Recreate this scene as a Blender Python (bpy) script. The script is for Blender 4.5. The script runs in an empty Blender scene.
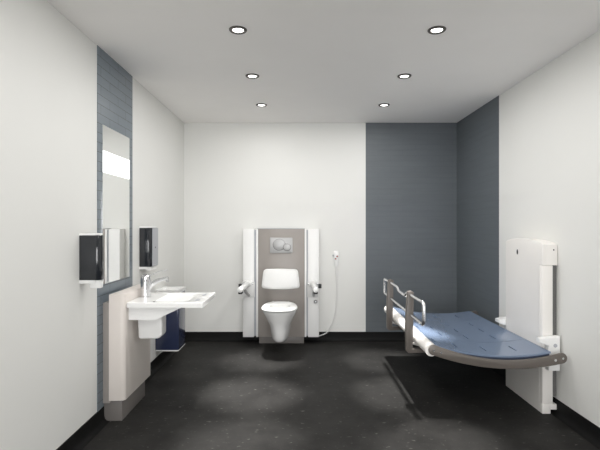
import bpy, bmesh, math, random
from mathutils import Vector, Matrix
random.seed(4)
PI = math.pi
SC = bpy.context.scene
COL = SC.collection

# ------------------------------------------------------------------ measures (metres)
EYE = 1.318            # camera height
D = 5.16               # camera to back wall
XL, XR = -1.321, 1.81  # left and right wall
H = 2.4966             # ceiling height
YF = -3.0              # wall behind the camera

# ------------------------------------------------------------------ materials
def lin(c):
    return tuple(((v / 255) / 12.92 if v / 255 <= .04045 else ((v / 255 + .055) / 1.055) ** 2.4) for v in c)

def mat(name, rgb, rough=.5, metal=0, spec=.5, noise=0, nscale=20, bump=0, coat=0):
    m = bpy.data.materials.new(name); m.use_nodes = True
    nt = m.node_tree; b = nt.nodes['Principled BSDF']
    c = lin(rgb)
    b.inputs['Base Color'].default_value = (*c, 1)
    b.inputs['Roughness'].default_value = rough
    b.inputs['Metallic'].default_value = metal
    b.inputs['Specular IOR Level'].default_value = spec
    b.inputs['Coat Weight'].default_value = coat
    b.inputs['Coat Roughness'].default_value = .05
    if noise or bump:
        tc = nt.nodes.new('ShaderNodeTexCoord'); n = nt.nodes.new('ShaderNodeTexNoise')
        n.inputs['Scale'].default_value = nscale; n.inputs['Detail'].default_value = 4
        nt.links.new(tc.outputs['Object'], n.inputs['Vector'])
        if noise:
            r = nt.nodes.new('ShaderNodeValToRGB')
            r.color_ramp.elements[0].position = .3; r.color_ramp.elements[1].position = .7
            r.color_ramp.elements[0].color = (*[v * (1 - noise) for v in c], 1)
            r.color_ramp.elements[1].color = (*[min(1, v * (1 + noise)) for v in c], 1)
            nt.links.new(n.outputs['Fac'], r.inputs['Fac']); nt.links.new(r.outputs['Color'], b.inputs['Base Color'])
        if bump:
            bp = nt.nodes.new('ShaderNodeBump'); bp.inputs['Strength'].default_value = bump
            bp.inputs['Distance'].default_value = .002
            nt.links.new(n.outputs['Fac'], bp.inputs['Height']); nt.links.new(bp.outputs['Normal'], b.inputs['Normal'])
    return m

def emit(name, rgb, s):
    m = bpy.data.materials.new(name); m.use_nodes = True
    b = m.node_tree.nodes['Principled BSDF']
    b.inputs['Base Color'].default_value = (.9, .9, .9, 1)
    b.inputs['Emission Color'].default_value = (*rgb, 1); b.inputs['Emission Strength'].default_value = s
    return m

def tile_mat(name, rgb, mortar, u, u0, v0, rough=.3, var=.04):
    """running-bond tiles, 285 x 63 mm; u is the horizontal axis, (u0, v0) a joint corner"""
    m = bpy.data.materials.new(name); m.use_nodes = True
    nt = m.node_tree; b = nt.nodes['Principled BSDF']; L = nt.links.new
    tc = nt.nodes.new('ShaderNodeTexCoord'); sp = nt.nodes.new('ShaderNodeSeparateXYZ'); L(tc.outputs['Object'], sp.inputs[0])
    au = nt.nodes.new('ShaderNodeMath'); au.inputs[1].default_value = 28.5 - u0; L(sp.outputs[u], au.inputs[0])
    av = nt.nodes.new('ShaderNodeMath'); av.inputs[1].default_value = 6.34 - v0; L(sp.outputs[2], av.inputs[0])
    cb = nt.nodes.new('ShaderNodeCombineXYZ'); L(au.outputs[0], cb.inputs[0]); L(av.outputs[0], cb.inputs[1])
    br = nt.nodes.new('ShaderNodeTexBrick'); L(cb.outputs[0], br.inputs['Vector'])
    c = lin(rgb)
    br.inputs['Scale'].default_value = 1; br.inputs['Brick Width'].default_value = .285; br.inputs['Row Height'].default_value = .0634
    br.inputs['Mortar Size'].default_value = .0024; br.inputs['Mortar Smooth'].default_value = .2; br.inputs['Bias'].default_value = 0
    br.inputs['Color1'].default_value = (*[v * (1 - var) for v in c], 1); br.inputs['Color2'].default_value = (*[v * (1 + var) for v in c], 1)
    br.inputs['Mortar'].default_value = (*lin(mortar), 1); br.offset = .5
    mp = nt.nodes.new('ShaderNodeMapping'); mp.inputs['Scale'].default_value = (2, 2, 18); L(tc.outputs['Object'], mp.inputs['Vector'])
    n = nt.nodes.new('ShaderNodeTexNoise'); n.inputs['Scale'].default_value = 1.5; n.inputs['Detail'].default_value = 3; L(mp.outputs[0], n.inputs['Vector'])
    mr = nt.nodes.new('ShaderNodeMapRange'); mr.inputs['To Min'].default_value = .9; mr.inputs['To Max'].default_value = 1.1; L(n.outputs['Fac'], mr.inputs['Value'])
    mx = nt.nodes.new('ShaderNodeMixRGB'); mx.blend_type = 'MULTIPLY'; mx.inputs['Fac'].default_value = 1
    L(br.outputs['Color'], mx.inputs['Color1']); L(mr.outputs[0], mx.inputs['Color2']); L(mx.outputs[0], b.inputs['Base Color'])
    bp = nt.nodes.new('ShaderNodeBump'); bp.inputs['Strength'].default_value = .3; bp.inputs['Distance'].default_value = .001; bp.invert = True
    L(br.outputs['Fac'], bp.inputs['Height']); L(bp.outputs['Normal'], b.inputs['Normal'])
    b.inputs['Roughness'].default_value = rough
    return m

def floor_mat():
    m = bpy.data.materials.new('speckled_vinyl'); m.use_nodes = True
    nt = m.node_tree; b = nt.nodes['Principled BSDF']; L = nt.links.new
    tc = nt.nodes.new('ShaderNodeTexCoord')
    n1 = nt.nodes.new('ShaderNodeTexNoise'); n1.inputs['Scale'].default_value = 2.2; n1.inputs['Detail'].default_value = 8; n1.inputs['Roughness'].default_value = .7
    n2 = nt.nodes.new('ShaderNodeTexNoise'); n2.inputs['Scale'].default_value = 34; n2.inputs['Detail'].default_value = 3
    mp = nt.nodes.new('ShaderNodeMapping'); mp.inputs['Scale'].default_value = (.7, 1.2, 1)
    L(tc.outputs['Object'], mp.inputs['Vector']); L(mp.outputs[0], n2.inputs['Vector']); L(tc.outputs['Object'], n1.inputs['Vector'])
    r1 = nt.nodes.new('ShaderNodeValToRGB')
    r1.color_ramp.elements[0].position = .3; r1.color_ramp.elements[0].color = (.013, .0127, .0121, 1)
    r1.color_ramp.elements[1].position = .72; r1.color_ramp.elements[1].color = (.034, .033, .0315, 1)
    L(n1.outputs['Fac'], r1.inputs['Fac'])
    r2 = nt.nodes.new('ShaderNodeValToRGB')
    r2.color_ramp.elements[0].position = .64; r2.color_ramp.elements[0].color = (0, 0, 0, 1)
    r2.color_ramp.elements[1].position = .76; r2.color_ramp.elements[1].color = (1, 1, 1, 1)
    L(n2.outputs['Fac'], r2.inputs['Fac'])
    mx = nt.nodes.new('ShaderNodeMixRGB'); mx.inputs['Color2'].default_value = (.11, .107, .10, 1)
    L(r2.outputs['Color'], mx.inputs['Fac']); L(r1.outputs['Color'], mx.inputs['Color1']); L(mx.outputs[0], b.inputs['Base Color'])
    b.inputs['Roughness'].default_value = .5; b.inputs['Specular IOR Level'].default_value = .08
    bp = nt.nodes.new('ShaderNodeBump'); bp.inputs['Strength'].default_value = .15; bp.inputs['Distance'].default_value = .002
    L(n2.outputs['Fac'], bp.inputs['Height']); L(bp.outputs['Normal'], b.inputs['Normal'])
    return m

M = dict(
    wall=mat('white_wall_laminate', (225, 225, 222), .55, noise=.012, nscale=1.3),
    ceil=mat('matt_ceiling_paint', (247, 245, 243), .9, noise=.01, nscale=3),
    black=mat('black_vinyl_skirting', (20, 20, 20), .6, spec=.15, noise=.1, nscale=30),
    floor=floor_mat(),
    under=mat('dark_navy_sheet', (46, 56, 76), .4, noise=.02, nscale=20),
    plate=mat('pale_grey_plastic', (218, 218, 217), .35, noise=.006, nscale=30),
    gap=mat('dark_seam', (98, 97, 96), .6, noise=.02, nscale=30),
    tile_l=tile_mat('slate_blue_wall_tile', (110, 120, 128), (64, 70, 77), 1, 2.988, 2.12, .3),
    tile_b=tile_mat('slate_grey_wall_tile', (91, 97, 102), (86, 92, 97), 0, .76, 2.12, .5, .02),
    tile_r=tile_mat('slate_grey_side_tile', (91, 97, 102), (86, 92, 97), 1, 4.08, 2.12, .5, .02),
    ceramic=mat('white_ceramic', (244, 244, 243), .15, coat=0, noise=.005, nscale=5),
    plastic=mat('white_plastic', (236, 236, 235), .35, noise=.006, nscale=30),
    cream=mat('off_white_enamel', (232, 229, 225), .4, noise=.006, nscale=12),
    greige=mat('warm_light_grey_laminate', (216, 209, 203), .4, noise=.01, nscale=20),
    taupe=mat('taupe_grey_panel', (152, 146, 141), .35, noise=.012, nscale=14),
    taupe_d=mat('taupe_grey_plinth', (114, 110, 107), .4, noise=.012, nscale=14),
    arm=mat('warm_grey_metal', (98, 92, 87), .4, noise=.01, nscale=40),
    chrome=mat('polished_chrome', (226, 226, 228), .22, 1, noise=.01, nscale=30),
    brushed=mat('brushed_steel', (172, 172, 172), .42, .5, noise=.04, nscale=60),
    dark=mat('dark_rubber', (42, 42, 44), .5, noise=.05, nscale=40),
    smoke=mat('smoked_black_plastic', (30, 33, 38), .12, noise=.04, nscale=10, coat=.3),
    navy=mat('dark_navy_plastic', (46, 53, 78), .15, noise=.05, nscale=8, coat=.4),
    silver=mat('silver_grey_plastic', (166, 168, 174), .35, noise=.01, nscale=30),
    blue=mat('slate_blue_vinyl', (112, 127, 150), .2, noise=.02, nscale=6, coat=.25),
    red=mat('red_button', (150, 60, 58), .4, noise=.03, nscale=50),
    mirror=mat('mirror_silver', (240, 241, 240), .01, 1, noise=.002, nscale=4),
    bezel=mat('dark_bronze_ring', (92, 89, 85), .45, .5, noise=.02, nscale=50),
    lens=emit('lit_lamp_lens', (1, .98, .95), 6),
    band=emit('glowing_reflection_band', (1, 1, 1), .9),  # emission stands in for a bright mirror reflection
)

# ------------------------------------------------------------------ mesh helpers
def finish(name, bm, m, parent=None, origin=None, sharp=.62):
    bmesh.ops.recalc_face_normals(bm, faces=bm.faces[:])
    for f in bm.faces: f.smooth = True
    for e in bm.edges:
        if len(e.link_faces) == 2 and e.calc_face_angle(0) > sharp: e.smooth = False
    if parent is not None:
        origin = Vector(parent['_o'])
    if origin is not None:
        for v in bm.verts: v.co -= Vector(origin)
    me = bpy.data.meshes.new(name); bm.to_mesh(me); bm.free(); me.materials.append(m)
    o = bpy.data.objects.new(name, me); COL.objects.link(o)
    if parent is not None:
        o.parent = parent; o['_o'] = list(parent['_o'])
    elif origin is not None:
        o.location = origin
    return o

def thing(name, label, cat, loc, group=None):
    o = bpy.data.objects.new(name, None); COL.objects.link(o)
    o.empty_display_size = .05; o.location = loc; o['_o'] = list(loc)
    o['label'] = label; o['category'] = cat
    if group: o['group'] = group
    return o

def struct(name, bm, m):
    o = finish(name, bm, m); o['kind'] = 'structure'; return o

def box(bm, x0, x1, y0, y1, z0, z1, bev=0, seg=2):
    vs = [bm.verts.new((x, y, z)) for x in (x0, x1) for y in (y0, y1) for z in (z0, z1)]
    fs = [bm.faces.new([vs[i] for i in q]) for q in ((0, 1, 3, 2), (4, 6, 7, 5), (0, 4, 5, 1), (2, 3, 7, 6), (0, 2, 6, 4), (1, 5, 7, 3))]
    if bev:
        es = {e for f in fs for e in f.edges}
        bmesh.ops.bevel(bm, geom=list(es), offset=bev, segments=seg, affect='EDGES', profile=.5)
    return bm

def nb(): return bmesh.new()

def prism(bm, pts, axis, a0, a1, bev=0, seg=2):
    """pts: closed 2-D outline in the two other axes (in x,y,z order), extruded a0..a1 along axis"""
    def p(u, v, a): return {0: (a, u, v), 1: (u, a, v), 2: (u, v, a)}[axis]
    A = [bm.verts.new(p(u, v, a0)) for u, v in pts]; B = [bm.verts.new(p(u, v, a1)) for u, v in pts]
    n = len(pts); f0 = bm.faces.new(A); f1 = bm.faces.new(B[::-1])
    for i in range(n): bm.faces.new((A[i], B[i], B[(i + 1) % n], A[(i + 1) % n]))
    if bev:
        bmesh.ops.recalc_face_normals(bm, faces=bm.faces[:])
        bmesh.ops.bevel(bm, geom=list(set(f0.edges) | set(f1.edges)), offset=bev, segments=seg, affect='EDGES', profile=.5)
    return bm

def rrect(x0, x1, y0, y1, r, n=6):
    rs = r if isinstance(r, (list, tuple)) else [r] * 4
    out = []
    for (cx, cy, sx, sy, a0), q in zip(((x1, y1, -1, -1, 0), (x0, y1, 1, -1, 90), (x0, y0, 1, 1, 180), (x1, y0, -1, 1, 270)), rs):
        if q <= 0: out.append((cx, cy)); continue
        for k in range(n + 1):
            a = math.radians(a0 + 90 * k / n)
            out.append((cx + sx * q + q * math.cos(a), cy + sy * q + q * math.sin(a)))
    return out

def loft(bm, rings, cap0=True, cap1=True):
    R = [[bm.verts.new(p) for p in r] for r in rings]; n = len(R[0])
    for a, b in zip(R, R[1:]):
        for i in range(n): bm.faces.new((a[i], a[(i + 1) % n], b[(i + 1) % n], b[i]))
    if cap0: bm.faces.new(R[0][::-1])
    if cap1: bm.faces.new(R[-1])
    return bm

def fillet(pts, r, n=6, closed=False):
    P = [Vector(p) for p in pts]; out = []; N = len(P)
    for i, p in enumerate(P):
        if not closed and i in (0, N - 1): out.append(p); continue
        a = P[i - 1] - p; b = P[(i + 1) % N] - p
        q = min(r, a.length * .49, b.length * .49)
        s, e = p + a.normalized() * q, p + b.normalized() * q
        for k in range(n + 1):
            t = k / n; out.append((1 - t) ** 2 * s + 2 * t * (1 - t) * p + t * t * e)
    return out

def tube(bm, pts, r, closed=False, n=12, squash=(1, 1), up=None):
    P = [Vector(p) for p in pts]; N = len(P); rings = []; nrm = None
    rr = r if isinstance(r, (list, tuple)) else [r] * N
    for i, p in enumerate(P):
        if closed: t = (P[(i + 1) % N] - P[i - 1])
        else: t = P[min(i + 1, N - 1)] - P[max(i - 1, 0)]
        t.normalize()
        if nrm is None:
            nrm = Vector(up) if up else (Vector((0, 0, 1)) if abs(t.z) < .9 else Vector((1, 0, 0)))
        nrm = (nrm - t * nrm.dot(t)).normalized(); b = t.cross(nrm)
        rings.append([p + (nrm * math.cos(2 * PI * k / n) * squash[0] + b * math.sin(2 * PI * k / n) * squash[1]) * rr[i] for k in range(n)])
    if closed: rings.append(rings[0])
    loft(bm, rings, not closed, not closed)
    if closed: bmesh.ops.remove_doubles(bm, verts=bm.verts[:], dist=1e-6)
    return bm

def disc(bm, c, axis, r, d, n=24, bev=0):
    """short cylinder from c along axis ('x','y','z') by d"""
    i = 'xyz'.index(axis); A, B = [], []
    for k in range(n):
        a = 2 * PI * k / n; o = [r * math.cos(a), r * math.sin(a)]
        p = list(c); q = [j for j in range(3) if j != i]; p[q[0]] += o[0]; p[q[1]] += o[1]
        A.append(tuple(p)); p2 = p[:]; p2[i] += d; B.append(tuple(p2))
    rings = [A, B]
    if bev:
        rings = [A]
        for s in (0, .5, 1):
            f = r - bev * (1 - math.cos(s * PI / 2)); h = (abs(d) - bev + bev * math.sin(s * PI / 2)) * (1 if d > 0 else -1)
            R = []
            for k in range(n):
                a = 2 * PI * k / n; p = list(c); q = [j for j in range(3) if j != i]
                p[q[0]] += f * math.cos(a); p[q[1]] += f * math.sin(a); p[i] += h; R.append(tuple(p))
            rings.append(R)
    return loft(bm, rings)

def lathe(bm, c, prof, n=32):
    return loft(bm, [[(c[0] + r * math.cos(2 * PI * k / n), c[1] + r * math.sin(2 * PI * k / n), c[2] + z) for k in range(n)] for r, z in prof])

# ------------------------------------------------------------------ the room
T = .1
struct('floor', box(nb(), XL - T, XR + T, YF - T, D + T, -T, 0), M['floor'])
struct('ceiling', box(nb(), XL - T, XR + T, YF - T, D + T, H, H + T), M['ceil'])
struct('wall_left', box(nb(), XL - T, XL, YF - T, D + T, 0, H), M['wall'])
struct('wall_right', box(nb(), XR, XR + T, YF - T, D + T, 0, H), M['wall'])
struct('wall_back', box(nb(), XL, XR, D, D + T, 0, H), M['wall'])
WX0, WX1, WZ0, WZ1 = XL + .25, XR - .25, .1, 1.9     # unseen opening behind the camera, added to let in fill light
bm = nb(); box(bm, XL, XR, YF - T, YF, 0, WZ0); box(bm, XL, XR, YF - T, YF, WZ1, H)
box(bm, XL, WX0, YF - T, YF, WZ0, WZ1); box(bm, WX1, XR, YF - T, YF, WZ0, WZ1)
struct('wall_front', bm, M['wall'])
# coved black vinyl skirting
def cove(a):                 # outline in (distance from the wall, height)
    out = [(0, 0), (.045, 0)]
    for k in range(1, 6):
        t = k / 6; out.append((.045 * (1 - t) ** 2 + .006 * (1 - (1 - t) ** 2) * 1, .05 * t * t))
    return out + [(.006, .06), (.006, .098), (.003, .101), (0, .101)]
cv = cove(0)
struct('baseboard_back', prism(nb(), [(D - d, z) for d, z in cv], 0, XL, XR), M['black'])
struct('baseboard_left', prism(nb(), [(XL + d, z) for d, z in cv], 1, YF, D), M['black'])
struct('baseboard_right', prism(nb(), [(XR - d, z) for d, z in cv], 1, YF, D), M['black'])
TT = .004
struct('trim_1', box(nb(), XL, XL + TT, 2.94, 3.555, .101, H), M['tile_l'])
struct('trim_2', box(nb(), .762, XR, D - TT, D, .101, H), M['tile_b'])
struct('trim_3', box(nb(), XR - TT, XR, 4.076, D - TT, .101, H), M['tile_r'])

# ------------------------------------------------------------------ downlights
LX = (-.368, .828); LY = (2.707, 3.54, 4.39)
lab = {(0, 0): 'round recessed ceiling downlight nearest the camera on the left, largest of the left row',
       (1, 0): 'round recessed ceiling downlight nearest the camera on the right, largest of the right row',
       (0, 1): 'round recessed ceiling downlight in the middle of the left row',
       (1, 1): 'round recessed ceiling downlight in the middle of the right row',
       (0, 2): 'small lit ceiling downlight closest to the back wall, in the left row',
       (1, 2): 'small lit ceiling downlight closest to the back wall, in front of the dark tiles'}
def copy_tree(o, parent=None):
    c = o.copy(); COL.objects.link(c)
    if parent: c.parent = parent
    for ch in list(o.children): copy_tree(ch, c)
    return c
proto = None
for j in range(3):
    for i in range(2):
        loc = (LX[i], LY[j], H)
        if proto is None:
            t = thing('recessed_downlight', '', 'ceiling light', loc, 'recessed ceiling downlights')
            bm = nb()
            prof = [(.0337, -.001), (.035, -.006), (.042, -.010), (.050, -.008), (.054, -.003), (.054, 0), (.0337, 0), (.0337, -.001)]
            loft(bm, [[(loc[0] + r * math.cos(2 * PI * k / 40), loc[1] + r * math.sin(2 * PI * k / 40), H + z) for k in range(40)] for r, z in prof], False, False)
            bmesh.ops.remove_doubles(bm, verts=bm.verts[:], dist=1e-6)
            finish('bezel', bm, M['bezel'], t)
            finish('lens', disc(nb(), (loc[0], loc[1], H), 'z', .0335, -.003, 32), M['lens'], t)
            proto = t
        else:
            t = copy_tree(proto); t.location = loc
        t['label'] = lab[(i, j)]

# ------------------------------------------------------------------ mirror on the tile strip
mx0 = XL + TT
t = thing('wall_mirror', 'tall frameless rectangular mirror on the slate blue tile strip', 'mirror', (mx0, 3.24, .925))
finish('mirror_glass', box(nb(), mx0, mx0 + .005, 3.005, 3.478, .925, 1.993), M['mirror'], t)
o = finish('glowing_reflection', box(nb(), mx0 + .005, mx0 + .0065, 3.006, 3.477, 1.675, 1.822), M['band'], t)  # glowing strip painted over the glass in place of a reflection
o['label'] = 'bright horizontal reflection across the upper mirror, built as a glowing strip'

# ------------------------------------------------------------------ dispensers
def dispenser(name, label, cat, y0, y1, dep, z0, z1, front_m, nozzle):
    t = thing(name, label, cat, (XL, (y0 + y1) / 2, z0))
    # outline in plan: back on the wall, rounded front corners
    finish('back_case', prism(nb(), rrect(XL, XL + dep * .72, y0 + .004, y1 - .004, [.0, 0, 0, .0]), 2, z0, z1, .004), M['plastic'], t)
    out = rrect(XL + .002, XL + dep, y0, y1, [.03, 0, 0, .03], 8)
    finish('cover', prism(nb(), out, 2, z0 + .022, z1 - .012, .003), M['smoke'], t)
    if front_m:
        o = finish('front_plate', prism(nb(), rrect(y0 + .03, y1 - .004, z0 + .024, z1 - .014, .006), 0, XL + dep, XL + dep + .003), front_m, t)
        o['label'] = 'silver grey front plate'
        finish('sensor', disc(nb(), (XL + dep + .003, (y0 + y1) / 2 + .01, (z0 + z1) / 2), 'x', .008, .001, 16), M['dark'], o)
    bm = nb()
    prism(bm, rrect(XL + .002, XL + dep * .93, y0 + .006, y1 - .006, [.02, 0, 0, .02], 6), 2, z1 - .012, z1, .003)
    finish('lid', bm, M['plastic'], t)
    finish('nozzle', prism(nb(), [(y0 + .01, z0 + .02), (y1 - .01, z0 + .02), (y1 - .02, z0 - nozzle), (y0 + .02, z0 - nozzle)], 0, XL + dep * .45, XL + dep * .95, .004), M['plastic'], t)
    return t
dispenser('wall_mounted_soap_dispenser', 'smoked black and white wall dispenser beside the left edge of the mirror', 'dispenser', 2.70, 2.775, .127, .968, 1.272, None, .028)
dispenser('wall_mounted_towel_dispenser', 'black wall dispenser with silver grey front above the washbasin tap', 'dispenser', 3.715, 3.895, .098, .955, 1.312, M['silver'], .008)

# ------------------------------------------------------------------ height-adjustable washbasin mount
px = XL + .153
t = thing('washbasin_mount', 'tall warm grey bow-fronted lifting mount under the washbasin on the left wall', 'washbasin mount', (XL, 3.28, 0))
o = finish('back_box', box(nb(), XL + .002, XL + .05, 3.018, 3.53, .125, .80, .004), M['taupe'], t); o['label'] = 'darker grey back box'
y0, y1 = 3.010, 3.56
out = [(XL + .05, y0 + .0)]
out += [(XL + .05 + .10 * math.sin(a), y0 + .10 - .10 * math.cos(a) - .1 + .0) for a in ()]
plan = [(XL + .048, y0 + .022), (XL + .048, y0), (px - .035, y0 + .004)]
plan += [(px - .035 + .035 * math.sin(a), y0 + .030 - .026 * math.cos(a)) for a in [k * PI / 12 for k in range(1, 7)]]
plan += [(px - .035 + .035 * math.sin(a), y1 - .030 + .026 * math.cos(a)) for a in [k * PI / 12 for k in range(6, 0, -1)]]
plan += [(px - .035, y1 - .004), (XL + .048, y1), (XL + .048, y1 - .022)]
bm = prism(nb(), plan, 2, .143, .857, .004)
finish('front_cover', bm, M['greige'], t)
o = finish('plinth', box(nb(), XL + .003, XL + .126, 3.035, 3.49, .0, .17, .003), M['taupe_d'], t); o['label'] = 'taupe grey plinth on the floor'

# ------------------------------------------------------------------ washbasin
bz = .798
X0, X1, Y0, Y1 = px, -.651, 3.034, 3.505
t = thing('wall_mounted_washbasin', 'white flat-rimmed rectangular washbasin with two grip slots, on the warm grey mount', 'washbasin', (px, 3.27, .5))
def ringpts(x0, x1, ya, yb, z, r): return [(a, b, z) for a, b in rrect(x0, x1, ya, yb, r, 6)]
bm = nb()
bx0, bx1, by0, by1 = X0 + .17, X1 - .115, Y0 + .05, Y1 - .05
rim = .034
loft(bm, [ringpts(bx0 - .02, bx1 + .03, by0 - .01, by1 + .01, bz - rim, .03), ringpts(X0, X1, Y0, Y1, bz - rim, .012), ringpts(X0, X1, Y0, Y1, bz - .004, .012), ringpts(X0 + .004, X1 - .004, Y0 + .004, Y1 - .004, bz, .012),
          ringpts(bx0, bx1, by0, by1, bz, .05), ringpts(bx0 + .004, bx1 - .006, by0 + .004, by1 - .004, bz - .004, .05), ringpts(bx0 + .010, bx1 - .05, by0 + .010, by1 - .010, bz - .04, .05),
          ringpts(bx0 + .018, -.875, by0 + .018, by1 - .018, bz - .062, .05), ringpts(bx0 + .04, -.935, by0 + .06, by1 - .06, bz - .082, .03)], False, True)
finish('basin', bm, M['ceramic'], t)
# body below the rim: wedge shaped
bm = prism(nb(), [(X0 + .001, bz - rim - .0002), (X1 - .14, bz - rim - .0002), (-.968, bz - .118), (-.985, bz - .126), (X0 + .001, bz - .126)], 1, Y0 + .045, Y1 - .045)
top = [f for f in bm.faces if all(v.co.z > bz - rim - .001 for v in f.verts)]
bmesh.ops.delete(bm, geom=top, context='FACES_ONLY')
finish('basin_underside', bm, M['ceramic'], t)
# siphon cover with rounded lower front
bm = prism(nb(), [(X0 + .03, bz - .126), (-.966, bz - .126), (-.966, .56)] + [(-.966 - .045 + .045 * math.cos(a), .56 - .04 * math.sin(a)) for a in [k * PI / 14 for k in range(1, 8)]] + [(X0 + .05, .52), (X0 + .035, .53)], 1, 3.165, 3.275, .012, 3)
finish('trap_cover', bm, M['plastic'], t)
for k, yy in enumerate((Y0 + .065, Y1 - .165)):
    bm = nb(); prism(bm, rrect(X1 - .075, X1 - .045, yy, yy + .1, .014), 2, bz, bz + .0008)
    o = finish('grip_slot', bm, M['silver'], t); o['label'] = 'grey grip slot near the front rim'
o = finish('overflow_cap', disc(nb(), (X0 + .18, Y0 + .03, bz), 'z', .007, .003, 16), M['dark'], t); o['label'] = 'small dark round cap on the rim'
finish('drain', disc(nb(), (bx0 + .11, 3.27, bz - .082), 'z', .022, .003, 24), M['chrome'], t)

# tap
tx, ty = -1.117, 3.275
t = thing('mixer_tap', 'chrome single-lever mixer tap with a long lever on the washbasin rim', 'tap', (tx, ty, bz))
finish('tap_body', lathe(nb(), (tx, ty, bz), [(.040, 0), (.040, .006), (.036, .010), (.035, .07), (.036, .115), (.036, .118)]), M['chrome'], t)
sp = fillet([(tx + .008, ty, bz + .035), (tx + .03, ty, bz + .085), (tx + .08, ty, bz + .118), (tx + .165, ty, bz + .138)], .04)
finish('spout', tube(nb(), sp, [.021 - .008 * i / (len(sp) - 1) for i in range(len(sp))], n=14), M['chrome'], t)
finish('aerator', lathe(nb(), (tx + .155, ty, bz + .108), [(.010, 0), (.011, .004), (.011, .022)], 20), M['brushed'], t)
finish('lever_hub', lathe(nb(), (tx, ty, bz + .119), [(.035, 0), (.036, .006), (.033, .032), (.021, .044), (.004, .046)]), M['chrome'], t)
lv = fillet([(tx + .005, ty, bz + .148), (tx + .06, ty, bz + .17), (tx + .11, ty, bz + .19), (tx + .158, ty, bz + .198)], .03)
finish('lever', tube(nb(), lv, [.007 - .0025 * i / (len(lv) - 1) for i in range(len(lv))], n=10, squash=(.7, 1.3)), M['chrome'], t)

# ------------------------------------------------------------------ waste bin
wx = XL + .214; wy0, wy1 = 4.13, 4.38
t = thing('wall_mounted_waste_bin', 'dark navy wall-hung waste bin with white rim, behind and below the washbasin', 'bin', (XL, 4.25, .165))
finish('bin_body', prism(nb(), rrect(XL + .002, wx, wy0, wy1, [.012, 0, 0, .012], 4), 2, .175, .695, .002), M['navy'], t)
bm = nb()
loft(bm, [ringpts(XL + .002, wx + .003, wy0 - .003, wy1 + .003, .695, .01), ringpts(XL + .002, wx + .003, wy0 - .003, wy1 + .003, .725, .01),
          ringpts(XL + .03, wx - .02, wy0 + .02, wy1 - .02, .725, .02), ringpts(XL + .034, wx - .024, wy0 + .024, wy1 - .024, .699, .02)])
o = finish('bin_rim', bm, M['plastic'], t); o['label'] = 'white rim'
o = finish('bin_base', box(nb(), XL + .002, wx - .002, wy0 + .002, wy1 - .002, .165, .175), M['plastic'], t); o['label'] = 'white base edge'

# ------------------------------------------------------------------ toilet wall unit
FY = D * .972           # its front, 5.016
s = .972 / 87.2
def ux(p): return (p - 299.2) * s
def uz(p): return EYE - (p - 225.6) * s
zt, zb = uz(229), uz(337)
t = thing('toilet_wall_unit', 'taupe grey panel unit with white side columns and steel flush plate behind the toilet', 'wall unit', (ux(281), D, 0))
finish('centre_panel', box(nb(), ux(257.9), ux(304.8), FY + .004, D - .006, uz(337), zt, .003), M['taupe'], t)
o = finish('plinth', box(nb(), ux(259), ux(304), FY + .02, D - .05, 0, uz(337), .002), M['taupe_d'], t)
for a, b, c, d in ((243, 254.1, 256.2, 258), (319, 308, 306.4, 304.7)):
    x0, x1 = sorted((ux(a), ux(b)))
    o = finish('side_column', box(nb(), x0, x1, FY - .006, D - .002, zb, zt, .004), M['plastic'], t); o['label'] = 'white side column'
    x0, x1 = sorted((ux(c), ux(d)))
    o = finish('guide_rail', box(nb(), x0, x1, FY - .002, D - .002, zb, zt - .002, .003), M['plastic'], t); o['label'] = 'narrow white rail'
    x0, x1 = sorted((ux(b), ux(c)))
    o = finish('rail_groove', box(nb(), x0, x1, FY + .012, D - .006, zb + .01, zt - .012), M['silver'], t); o['label'] = 'grey groove'
o = finish('top_trim', box(nb(), ux(257.2), ux(304.8), FY + .002, D - .006, zt, zt + .006), M['silver'], t)
fp = finish('flush_plate', prism(nb(), rrect(ux(270), ux(292.5), uz(253), uz(237.7), .010), 1, FY - .01, FY + .004, .003), M['brushed'], t)
fp['label'] = 'brushed steel flush plate with two round buttons'
def ell(cx, cz, a, b, n=36): return [(cx + a * math.cos(2 * PI * k / n), cz + b * math.sin(2 * PI * k / n)) for k in range(n)]
finish('button_gap', prism(nb(), ell(ux(279.2), uz(244.75), .070, .0645), 1, FY - .0106, FY - .009), M['gap'], fp)  # dark ellipses stand for the shaded gaps round both buttons
finish('button_gap', prism(nb(), ell(ux(287), uz(247.35), .0445, .0405), 1, FY - .0122, FY - .009), M['gap'], fp)
finish('flush_button', prism(nb(), ell(ux(279.2), uz(244.6), .066, .060), 1, FY - .012, FY - .010, .001), M['brushed'], fp)
finish('flush_button', prism(nb(), ell(ux(287), uz(247.2), .040, .036), 1, FY - .0135, FY - .010, .001), M['brushed'], fp)

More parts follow.
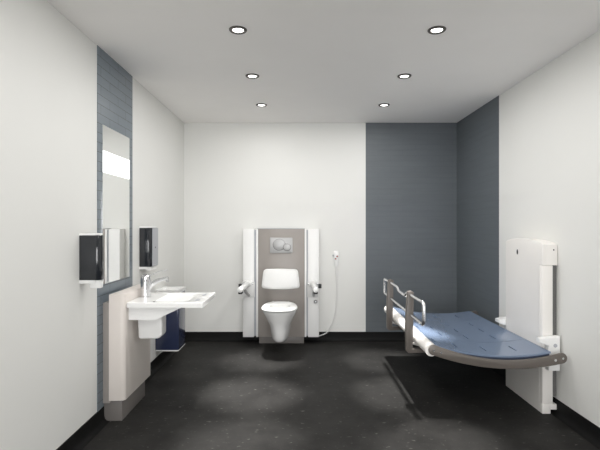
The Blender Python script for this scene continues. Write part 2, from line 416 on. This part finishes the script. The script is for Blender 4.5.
# ------------------------------------------------------------------ toilet
cx = -.2
def egg(w, yf, yb, z, e=2.5, n=48, taper=.10):
    """closed outline: yf front (towards the room), yb back; squarish superellipse slightly narrower at the back"""
    out = []; yc, hl = (yf + yb) / 2, (yb - yf) / 2
    for k in range(n):
        a = 2 * PI * k / n; c, s_ = math.cos(a), math.sin(a)
        x = math.copysign(abs(c) ** (2 / e), c); y = math.copysign(abs(s_) ** (2 / e), s_)
        out.append((cx + w * x * (1 - taper * (y + 1) / 2), yc + hl * y, z))
    return out
BK = FY + .003
t = thing('toilet', 'white wall-hung toilet with open seat ring and backrest pad on the taupe panel', 'toilet', (cx, BK, .14))
bm = nb()
loft(bm, [egg(.052, 4.56, BK, .135, 2.4, taper=-.5), egg(.070, 4.528, BK, .145, 2.6, taper=-.4), egg(.078, 4.508, BK, .172, 2.8, taper=-.4), egg(.083, 4.485, BK, .25, 2.8, taper=-.5),
          egg(.096, 4.475, BK, .30, 2.7, taper=-.4), egg(.122, 4.452, BK, .345, 2.6, taper=-.2), egg(.151, 4.43, BK, .39, 2.6, taper=0), egg(.171, 4.412, BK, .425, 2.6, taper=.05), egg(.180, 4.40, BK, .445, 2.7), egg(.182, 4.395, BK, .462, 2.7),
          egg(.178, 4.402, BK - .002, .466, 2.7), egg(.132, 4.455, 4.81, .466, 2.4), egg(.130, 4.458, 4.81, .44, 2.3), egg(.105, 4.52, 4.79, .32, 2.2), egg(.04, 4.6, 4.74, .22, 2)])
finish('bowl', bm, M['ceramic'], t, sharp=.9)
bm = nb(); sz = .472
st = [egg(.194, 4.378, 4.90, sz, 2.55, taper=.2), egg(.199, 4.372, 4.905, sz + .006, 2.55, taper=.2), egg(.199, 4.372, 4.905, sz + .016, 2.55, taper=.2), egg(.190, 4.381, 4.896, sz + .024, 2.55, taper=.2),
      egg(.118, 4.47, 4.79, sz + .022, 2.3, taper=.1), egg(.110, 4.48, 4.78, sz + .012, 2.3, taper=.1), egg(.112, 4.478, 4.782, sz, 2.3, taper=.1)]
loft(bm, st + [st[0]], False, False); bmesh.ops.remove_doubles(bm, verts=bm.verts[:], dist=1e-6)
finish('seat', bm, M['plastic'], t, sharp=.9)
for sx in (-1, 1):
    bm = nb(); box(bm, cx + sx * .085 - .011, cx + sx * .085 + .011, 4.888, 4.910, .465, .499, .006, 3)
    o = finish('seat_hinge', bm, M['chrome'], t); o['label'] = 'chrome seat hinge'

# ------------------------------------------------------------------ toilet backrest
RB = .955; sb = RB / 87.2; yb_ = D * RB
def bx_(p): return (p - 299.2) * sb
def bz_(p): return EYE - (p - 225.6) * sb
def pad(inset, y):
    c = (bx_(280.7), bz_(279)); out = []
    hw0, hw1 = .187 - inset, .212 - inset; z1, z0 = bz_(268.6) - inset, bz_(289.2) + inset
    pts = [(c[0] - hw1, z0 + .014), (c[0] - hw1 * .5, z0 + .002), (c[0], z0), (c[0] + hw1 * .5, z0 + .002), (c[0] + hw1, z0 + .014), (c[0] + hw0, z1 - .006), (c[0], z1), (c[0] - hw0, z1 - .006)]
    f = fillet([(x, 0, z) for x, z in pts], .038, 6, True)
    return [(p.x, y, p.z) for p in f]
br = finish('backrest', loft(nb(), [pad(.012, yb_ + .02), pad(0, yb_ + .01), pad(0, yb_ - .012), pad(.006, yb_ - .022), pad(.03, yb_ - .028)]), M['plastic'], t, sharp=.9)
br['label'] = 'white rounded backrest pad'
o = finish('stem', box(nb(), bx_(280.7) - .022, bx_(280.7) + .022, yb_ + .018, FY + .004, bz_(287), bz_(276), .004), M['taupe'], br); o['label'] = 'grey mounting stem'

# ------------------------------------------------------------------ fold-down support arms
def support_arm(label, xa, xb, xt, side, lock):
    xm = (xa + xb) / 2
    t = thing('support_arm', label, 'support arm', (xm, FY, uz(297)), 'support arms beside the toilet')
    f0 = FY - .006
    finish('mounting_plate', box(nb(), xa, xb, f0 - .022, f0, uz(297), uz(281.5), .003), M['plate'], t)
    bm = nb(); box(bm, xm - .045, xm + .045, f0 - .05, f0 - .014, uz(285.2), uz(280), .008, 3)
    finish('pivot_block', bm, M['plastic'], t)
    for q in (-1, 1):
        o = finish('pivot_pin', disc(nb(), (xm + q * .045, f0 - .032, uz(283)), 'x', .012, q * .012, 16), M['chrome'], t); o['label'] = 'chrome pivot pin'
    z0 = uz(283); y1 = D * .885
    pts = fillet([(xm + .0, f0 - .04, z0), (xm + (xt - xm) * .3, f0 - .16, z0 - .005), (xt, y1, z0 - .012)], .06)
    a = finish('arm', tube(nb(), pts, .030, n=16, squash=(1, .9)), M['plastic'], t)
    bm = nb(); e = pts[-1]; d = (pts[-1] - pts[-2]).normalized()
    tube(bm, [e + d * (-.004), e + d * .006, e + d * .012], [.029, .027, .016], n=16)
    o = finish('end_cap', bm, M['plastic'], a)
    o = finish('grip_pad', box(nb(), xt - .022, xt + .022, y1 + .005, y1 + .08, z0 - .058, z0 - .036, .008, 3), M['dark'], t); o['label'] = 'dark grip under the arm tip'
    lk = fillet([(xm + (xt - xm) * .45, f0 - .22, z0 - .03), (xm + (xt - xm) * .35, f0 - .15, z0 - .085), (xm + .01, f0 - .02, uz(295))], .07)
    o = finish('brace', tube(nb(), lk, .015, n=10), M['brushed'], t); o['label'] = 'curved grey steel brace'
    xs = xa if side < 0 else xb
    o = finish('side_knob', box(nb(), min(xs, xs + side * .036) , max(xs, xs + side * .036), f0 - .02, f0 - .002, uz(288), uz(283.6), .004), M['dark'], t); o['label'] = 'small dark side knob'
    if lock:
        k = finish('lock_boss', disc(nb(), (ux(315.5), f0, uz(301.3)), 'y', .030, -.01, 24, .004), M['plate'], t)
        o = finish('lock', disc(nb(), (ux(315.5), f0 - .01, uz(301.3)), 'y', .019, -.008, 24, .004), M['gap'], k)
        finish('lock_core', disc(nb(), (ux(315.5), f0 - .018, uz(301.3)), 'y', .009, -.002, 16), M['chrome'], o)
    return t
support_arm('white fold-down support arm on the left side column of the toilet unit', ux(242), ux(254.8), -.60, -1, False)
support_arm('white fold-down support arm on the right side column, above a round lock', ux(307.2), ux(318.2), .168, 1, True)

# ------------------------------------------------------------------ call handset with cord
hx = .422
def wz(p): return EYE - (p - 225.6) / 87.2
t = thing('call_handset', 'white corded handset with red buttons hanging on the back wall right of the toilet', 'handset', (hx, D, wz(266)))
h = nb()
rings = []
for zz, w, dd in ((266, .007, .012), (265.6, .015, .022), (262, .020, .028), (257, .024, .032), (253, .0275, .032), (251.4, .0275, .028), (250.8, .021, .02)):
    rings.append([(a, b, wz(zz)) for a, b in rrect(hx - w, hx + w, D - .012 - dd, D - .008, .008, 4)])
hb = finish('handset_body', loft(h, rings), M['plastic'], t)
finish('wall_clip', box(nb(), hx - .042, hx - .022, D - .022, D - .001, wz(256.4), wz(254.6), .003), M['silver'], t)
finish('clip_plate', box(nb(), hx - .018, hx + .018, D - .010, D, wz(262), wz(254), .002), M['plastic'], t)
for bx, bz2, r in ((hx + .010, wz(256.1), .0095), (hx - .008, wz(258.5), .009)):
    o = finish('button', disc(nb(), (bx, D - .042, bz2), 'y', r, -.003, 16), M['red'], hb); o['label'] = 'red button'
cp = fillet([(hx, D - .022, wz(265.8)), (hx + .008, D - .02, wz(285)), (hx + .004, D - .02, wz(306)), (hx - .035, D - .02, wz(322)), (hx - .10, D - .03, wz(332.5)), (ux(318.5), D - .06, wz(335))], .25, 14)
# a coiled cord round that path
seg = []
for a, b in zip(cp, cp[1:]):
    m_ = max(2, int((b - a).length / .0035))
    seg += [a.lerp(b, i / m_) for i in range(m_)]
coil = []
for i, p in enumerate(seg):
    a = i * 1.05
    coil.append(p + Vector((math.cos(a) * .007, math.sin(a) * .007, 0)))
finish('cord', tube(nb(), coil, .0045, n=6), M['plastic'], t)

# ------------------------------------------------------------------ lifting column on the right wall
CY0, CY1, CX = 3.148, 3.708, 1.70
t = thing('lifting_column', 'off-white wall-mounted lifting column with domed head behind the changing bench', 'lifting column', (XR, 3.43, 0))
def dome(y0, y1, z0, zs, rise, n=14):
    pts = [(y0, z0), (y1, z0)]
    for k in range(n + 1):
        u = 1 - k / n; y = y0 + (y1 - y0) * u
        pts.append((y, zs + rise * (1 - (2 * u - 1) ** 2) ** .6 if 0 < u < 1 else zs))
    return pts
sh = dome(CY0, CY1, 0, 1.186, .034)
sh = [(CY0 + .036, 0)] + sh[1:] + [(CY0, 1.04), (CY0 + .036, 1.04)]
finish('front_cover', prism(nb(), sh, 0, CX, CX + .03, .006, 3), M['cream'], t)
finish('head_cover', prism(nb(), dome(CY0 + .001, CY1 - .001, 1.04, 1.184, .032), 0, CX + .024, XR - .002, .004, 3), M['cream'], t)
b_ = finish('column_body', box(nb(), CX + .002, XR - .034, CY0 + .002, CY1 - .002, .068, 1.039, .004), M['cream'], t)
o = finish('gap_shade_strip', box(nb(), XR - .033, XR - .004, CY0 + .014, CY1 - .06, .12, 1.04), M['gap'], t); o['label'] = 'grey strip in the gap to the wall, darkened for the shade there'  # dark colour stands in for the deep shade between column and wall
finish('foot', prism(nb(), rrect(CX + .001, XR - .048, CY0, CY1 - .004, .008, 4), 2, .0, .068, .004), M['cream'], t)
o = finish('foot_toe', box(nb(), XR - .06, XR - .008, CY0, CY0 + .05, .03, .068, .002), M['cream'], t)
o = finish('indicator', prism(nb(), ell(3.505, 1.113, .011, .020), 0, CX - .002, CX + .001), M['dark'], t); o['label'] = 'small dark oval indicator'
o = finish('screw', disc(nb(), (1.78, CY0, 1.148), 'y', .005, -.002, 12), M['dark'], t)

# ------------------------------------------------------------------ changing bench
BN, BF = D * .587, D * .871
BL, BR = .908, 1.696
t = thing('changing_bench', 'slate blue sagging changing bench with warm grey ends and chrome side rail', 'changing bench', (1.3, (BN + BF) / 2, .33), None)
def sag(x):
    return .441 + .31 * (x - 1.40) ** 2
seams = (BN, D * .655, D * .80, BF)
slots = []
for xc in (1.10, 1.305, 1.515):
    for rr in (.838, .770, .728, .684, .620):
        slots.append((xc, rr * D))
slots += [(.95, rr * D) for rr in (.77, .70, .62)]
for a, b in zip(seams, seams[1:]):
    bm = nb()
    xs = [BL + (BR - BL) * i / 32 for i in range(33)]
    y0, y1 = a + .003, b - .003
    ys = [y0 + (y1 - y0) * j / 4 for j in range(5)]
    for xc, yc in slots:
        if a < yc < b:
            xs += [xc - .006, xc + .006]; ys += [max(y0 + .02, yc - .06), min(y1 - .02, yc + .06)]
    xs = sorted(set(round(v, 5) for v in xs)); ys = sorted(set(round(v, 5) for v in ys))
    def hole(xm, ym): return any(abs(xm - xc) < .006 and abs(ym - yc) < .06 and a < yc < b for xc, yc in slots)
    G = {}
    def V(i, j, k):
        if (i, j, k) not in G: G[(i, j, k)] = bm.verts.new((xs[i], ys[j], sag(xs[i]) - .012 * k))
        return G[(i, j, k)]
    nx, ny = len(xs) - 1, len(ys) - 1
    full = {(i, j) for i in range(nx) for j in range(ny) if not hole((xs[i] + xs[i + 1]) / 2, (ys[j] + ys[j + 1]) / 2)}
    for (i, j) in full:
        bm.faces.new((V(i, j, 0), V(i + 1, j, 0), V(i + 1, j + 1, 0), V(i, j + 1, 0)))
        bm.faces.new((V(i, j, 1), V(i, j + 1, 1), V(i + 1, j + 1, 1), V(i + 1, j, 1)))
        for (di, dj, p, q) in ((-1, 0, (i, j), (i, j + 1)), (1, 0, (i + 1, j), (i + 1, j + 1)), (0, -1, (i, j), (i + 1, j)), (0, 1, (i, j + 1), (i + 1, j + 1))):
            if (i + di, j + dj) not in full:
                bm.faces.new((V(*p, 0), V(*q, 0), V(*q, 1), V(*p, 1)))
    finish('mattress_section', bm, M['blue'], t)
xs = [BL + .02 + (BR - BL - .03) * i / 40 for i in range(41)]
o = finish('base_sheet', prism(nb(), [(x, sag(x) - .0125) for x in xs] + [(x, sag(x) - .030) for x in xs[::-1]], 1, BN + .004, BF - .004), M['under'], t); o['label'] = 'dark navy base under the mattress'
# curved end arms
def arm_outline():
    top, bot = [], []
    x0, x1 = .868, 1.792
    for k in range(41):
        u = k / 40; x = x0 + .035 + (x1 - x0 - .07) * u
        zc = .388 + .36 * (x - 1.42) ** 2 if x < 1.42 else .388 + .365 * (x - 1.42) ** 2
        h = .036 - .007 * math.sin(PI * u)
        top.append((x, zc + h)); bot.append((x, zc - h))
    r0 = [(x0 + .035 - .036 * math.sin(a), .484 - .036 * math.cos(a)) for a in [k * PI / 8 for k in range(1, 8)]]
    r1 = [(x1 - .035 + .036 * math.sin(a), .4297 + .036 * math.cos(a)) for a in [k * PI / 8 for k in range(1, 8)]]
    return bot[::-1] + r0 + top + r1
ao = arm_outline()
for yy, sgn in ((BN - .022, 1), (BF + .002, -1)):
    o = finish('end_arm', prism(nb(), ao, 1, yy, yy + .020, .004), M['arm'], t); o['label'] = 'curved warm grey end arm'
    if sgn == 1:
        for xx, zz in ((.900, .484), (.950, .468), (1.763, .430)):
            finish('screw', disc(nb(), (xx, yy, zz), 'y', .007, -.002, 16), M['chrome'], o)
        finish('pin', disc(nb(), (1.713, yy, .418), 'y', .009, -.002, 16), M['chrome'], o)
o = finish('side_tube', tube(nb(), [(.890, BN - .002, .480), (.890, BF + .002, .480)], .042, n=20), M['cream'], t); o['label'] = 'white rounded side tube'
o = finish('rear_tube', tube(nb(), [(1.70, BN - .002, .425), (1.70, BF + .002, .425)], .018, n=16), M['cream'], t)
# carriage that holds the bench to the column
for ya, yb in ((D * .600, CY0 - .004), (CY1 + .004, D * .737)):
    bm = nb()
    prism(bm, [(1.655, .538), (1.795, .556), (1.795, .318), (1.718, .318), (1.718, .49), (1.655, .512)], 1, ya, yb, .003)
    o = finish('carriage_bracket', bm, M['plastic'], t); o['label'] = 'white bracket at the side of the column'
    if ya < CY0: finish('bolt', disc(nb(), (1.762, ya, .492), 'y', .013, -.002, 20), M['silver'], o)
finish('carriage_bar', box(nb(), 1.655, 1.694, D * .600 + .002, D * .737 - .002, .34, .395, .004), M['cream'], t)
# side rail: posts and chrome loop
RX = .82
gr = finish('guard_rail', tube(nb(), fillet([(RX, D * .574, .810), (RX, D * .664, .808), (RX, D * .672, .778), (RX, D * .717, .780), (RX, D * .727, .808), (RX, D * .838, .808), (RX, D * .838, .672), (RX, D * .574, .662)], .035, 6, True), .0118, True, 12), M['chrome'], t)
gr['label'] = 'chrome side rail loop with a dipped top bar'
for r in (.646, .785):
    y = D * r
    bm = nb()
    pts = [(RX - .020, .83), (RX + .006, .836), (RX + .026, .825), (RX + .022, .60), (RX + .016, .408), (.96, .412), (.96, .385), (RX - .012, .376), (RX - .032, .395), (RX - .034, .60)]
    prism(bm, pts, 1, y - .022, y + .022, .005)
    o = finish('rail_post', bm, M['arm'], t); o['label'] = 'warm grey rail post'
    bm = nb(); tube(bm, [(.955, y, .398), (1.02, y, .40)], .012, n=10)
    tube(bm, [(RX + .01, y + .03, .445), (.96, y + .03, .405)], .009, n=8)
    o = finish('brace_bar', bm, M['cream'], t)

# ------------------------------------------------------------------ light
def area(name, loc, size, power, col=(1, .985, .965), spread=PI):
    l = bpy.data.lights.new(name, 'AREA'); l.shape = 'DISK'; l.size = size; l.energy = power; l.color = col; l.spread = spread
    o = bpy.data.objects.new(name, l); COL.objects.link(o); o.location = loc
    return o
ROWS = (LY[0], LY[1], LY[2], LY[0] - .84, LY[0] - 1.68, LY[0] - 2.52, LY[0] - 3.36)  # rows after the third are unseen lamps without fittings, added to light the walls
for j, y in enumerate(ROWS):
    for x in LX:
        area('downlight_glow', (x, y, H - .012), .058, (6.6, 6.2, 5.2)[j] if j < 3 else 4.4, spread=PI)
        if j < 3:
            l = bpy.data.lights.new('downlight_beam', 'SPOT'); l.energy = (560, 820, 540)[j]; l.color = (1, .985, .965)
            l.spot_size = math.radians(23); l.spot_blend = 1; l.shadow_soft_size = .05
            o = bpy.data.objects.new('downlight_beam', l); COL.objects.link(o); o.location = (x, y, H - .014)
# added frontal fill light, set in the unseen opening behind the camera
l = bpy.data.lights.new('front_fill_light', 'AREA'); l.shape = 'RECTANGLE'; l.size = WX1 - WX0; l.size_y = WZ1 - WZ0; l.energy = 52; l.color = (1, 1, 1); l.spread = math.radians(110)
o = bpy.data.objects.new('front_fill_light', l); COL.objects.link(o); o.location = ((WX0 + WX1) / 2, YF - .02, (WZ0 + WZ1) / 2); o.rotation_euler = (math.radians(90 - 8), 0, 0)
w = bpy.data.worlds.new('world'); SC.world = w; w.use_nodes = True
w.node_tree.nodes['Background'].inputs['Color'].default_value = (1, 1, 1, 1)
w.node_tree.nodes['Background'].inputs['Strength'].default_value = .3

# ------------------------------------------------------------------ camera
cam = bpy.data.cameras.new('camera'); co = bpy.data.objects.new('camera', cam); COL.objects.link(co)
co.location = (0, 0, EYE); co.rotation_euler = (PI / 2, 0, 0)
cam.sensor_width = 36; cam.lens = 36 * 450 / 600
cam.shift_x = .8 / 600; cam.shift_y = .6 / 600; cam.clip_start = .02
SC.camera = co
SC.view_settings.view_transform = 'Standard'; SC.view_settings.look = 'None'
SC.view_settings.gamma = 1; SC.view_settings.use_curve_mapping = False
SC.view_settings.exposure = .05
SC.cycles.max_bounces = 10; SC.cycles.diffuse_bounces = 8
for o in list(bpy.data.objects):
    if '_o' in o: del o['_o']
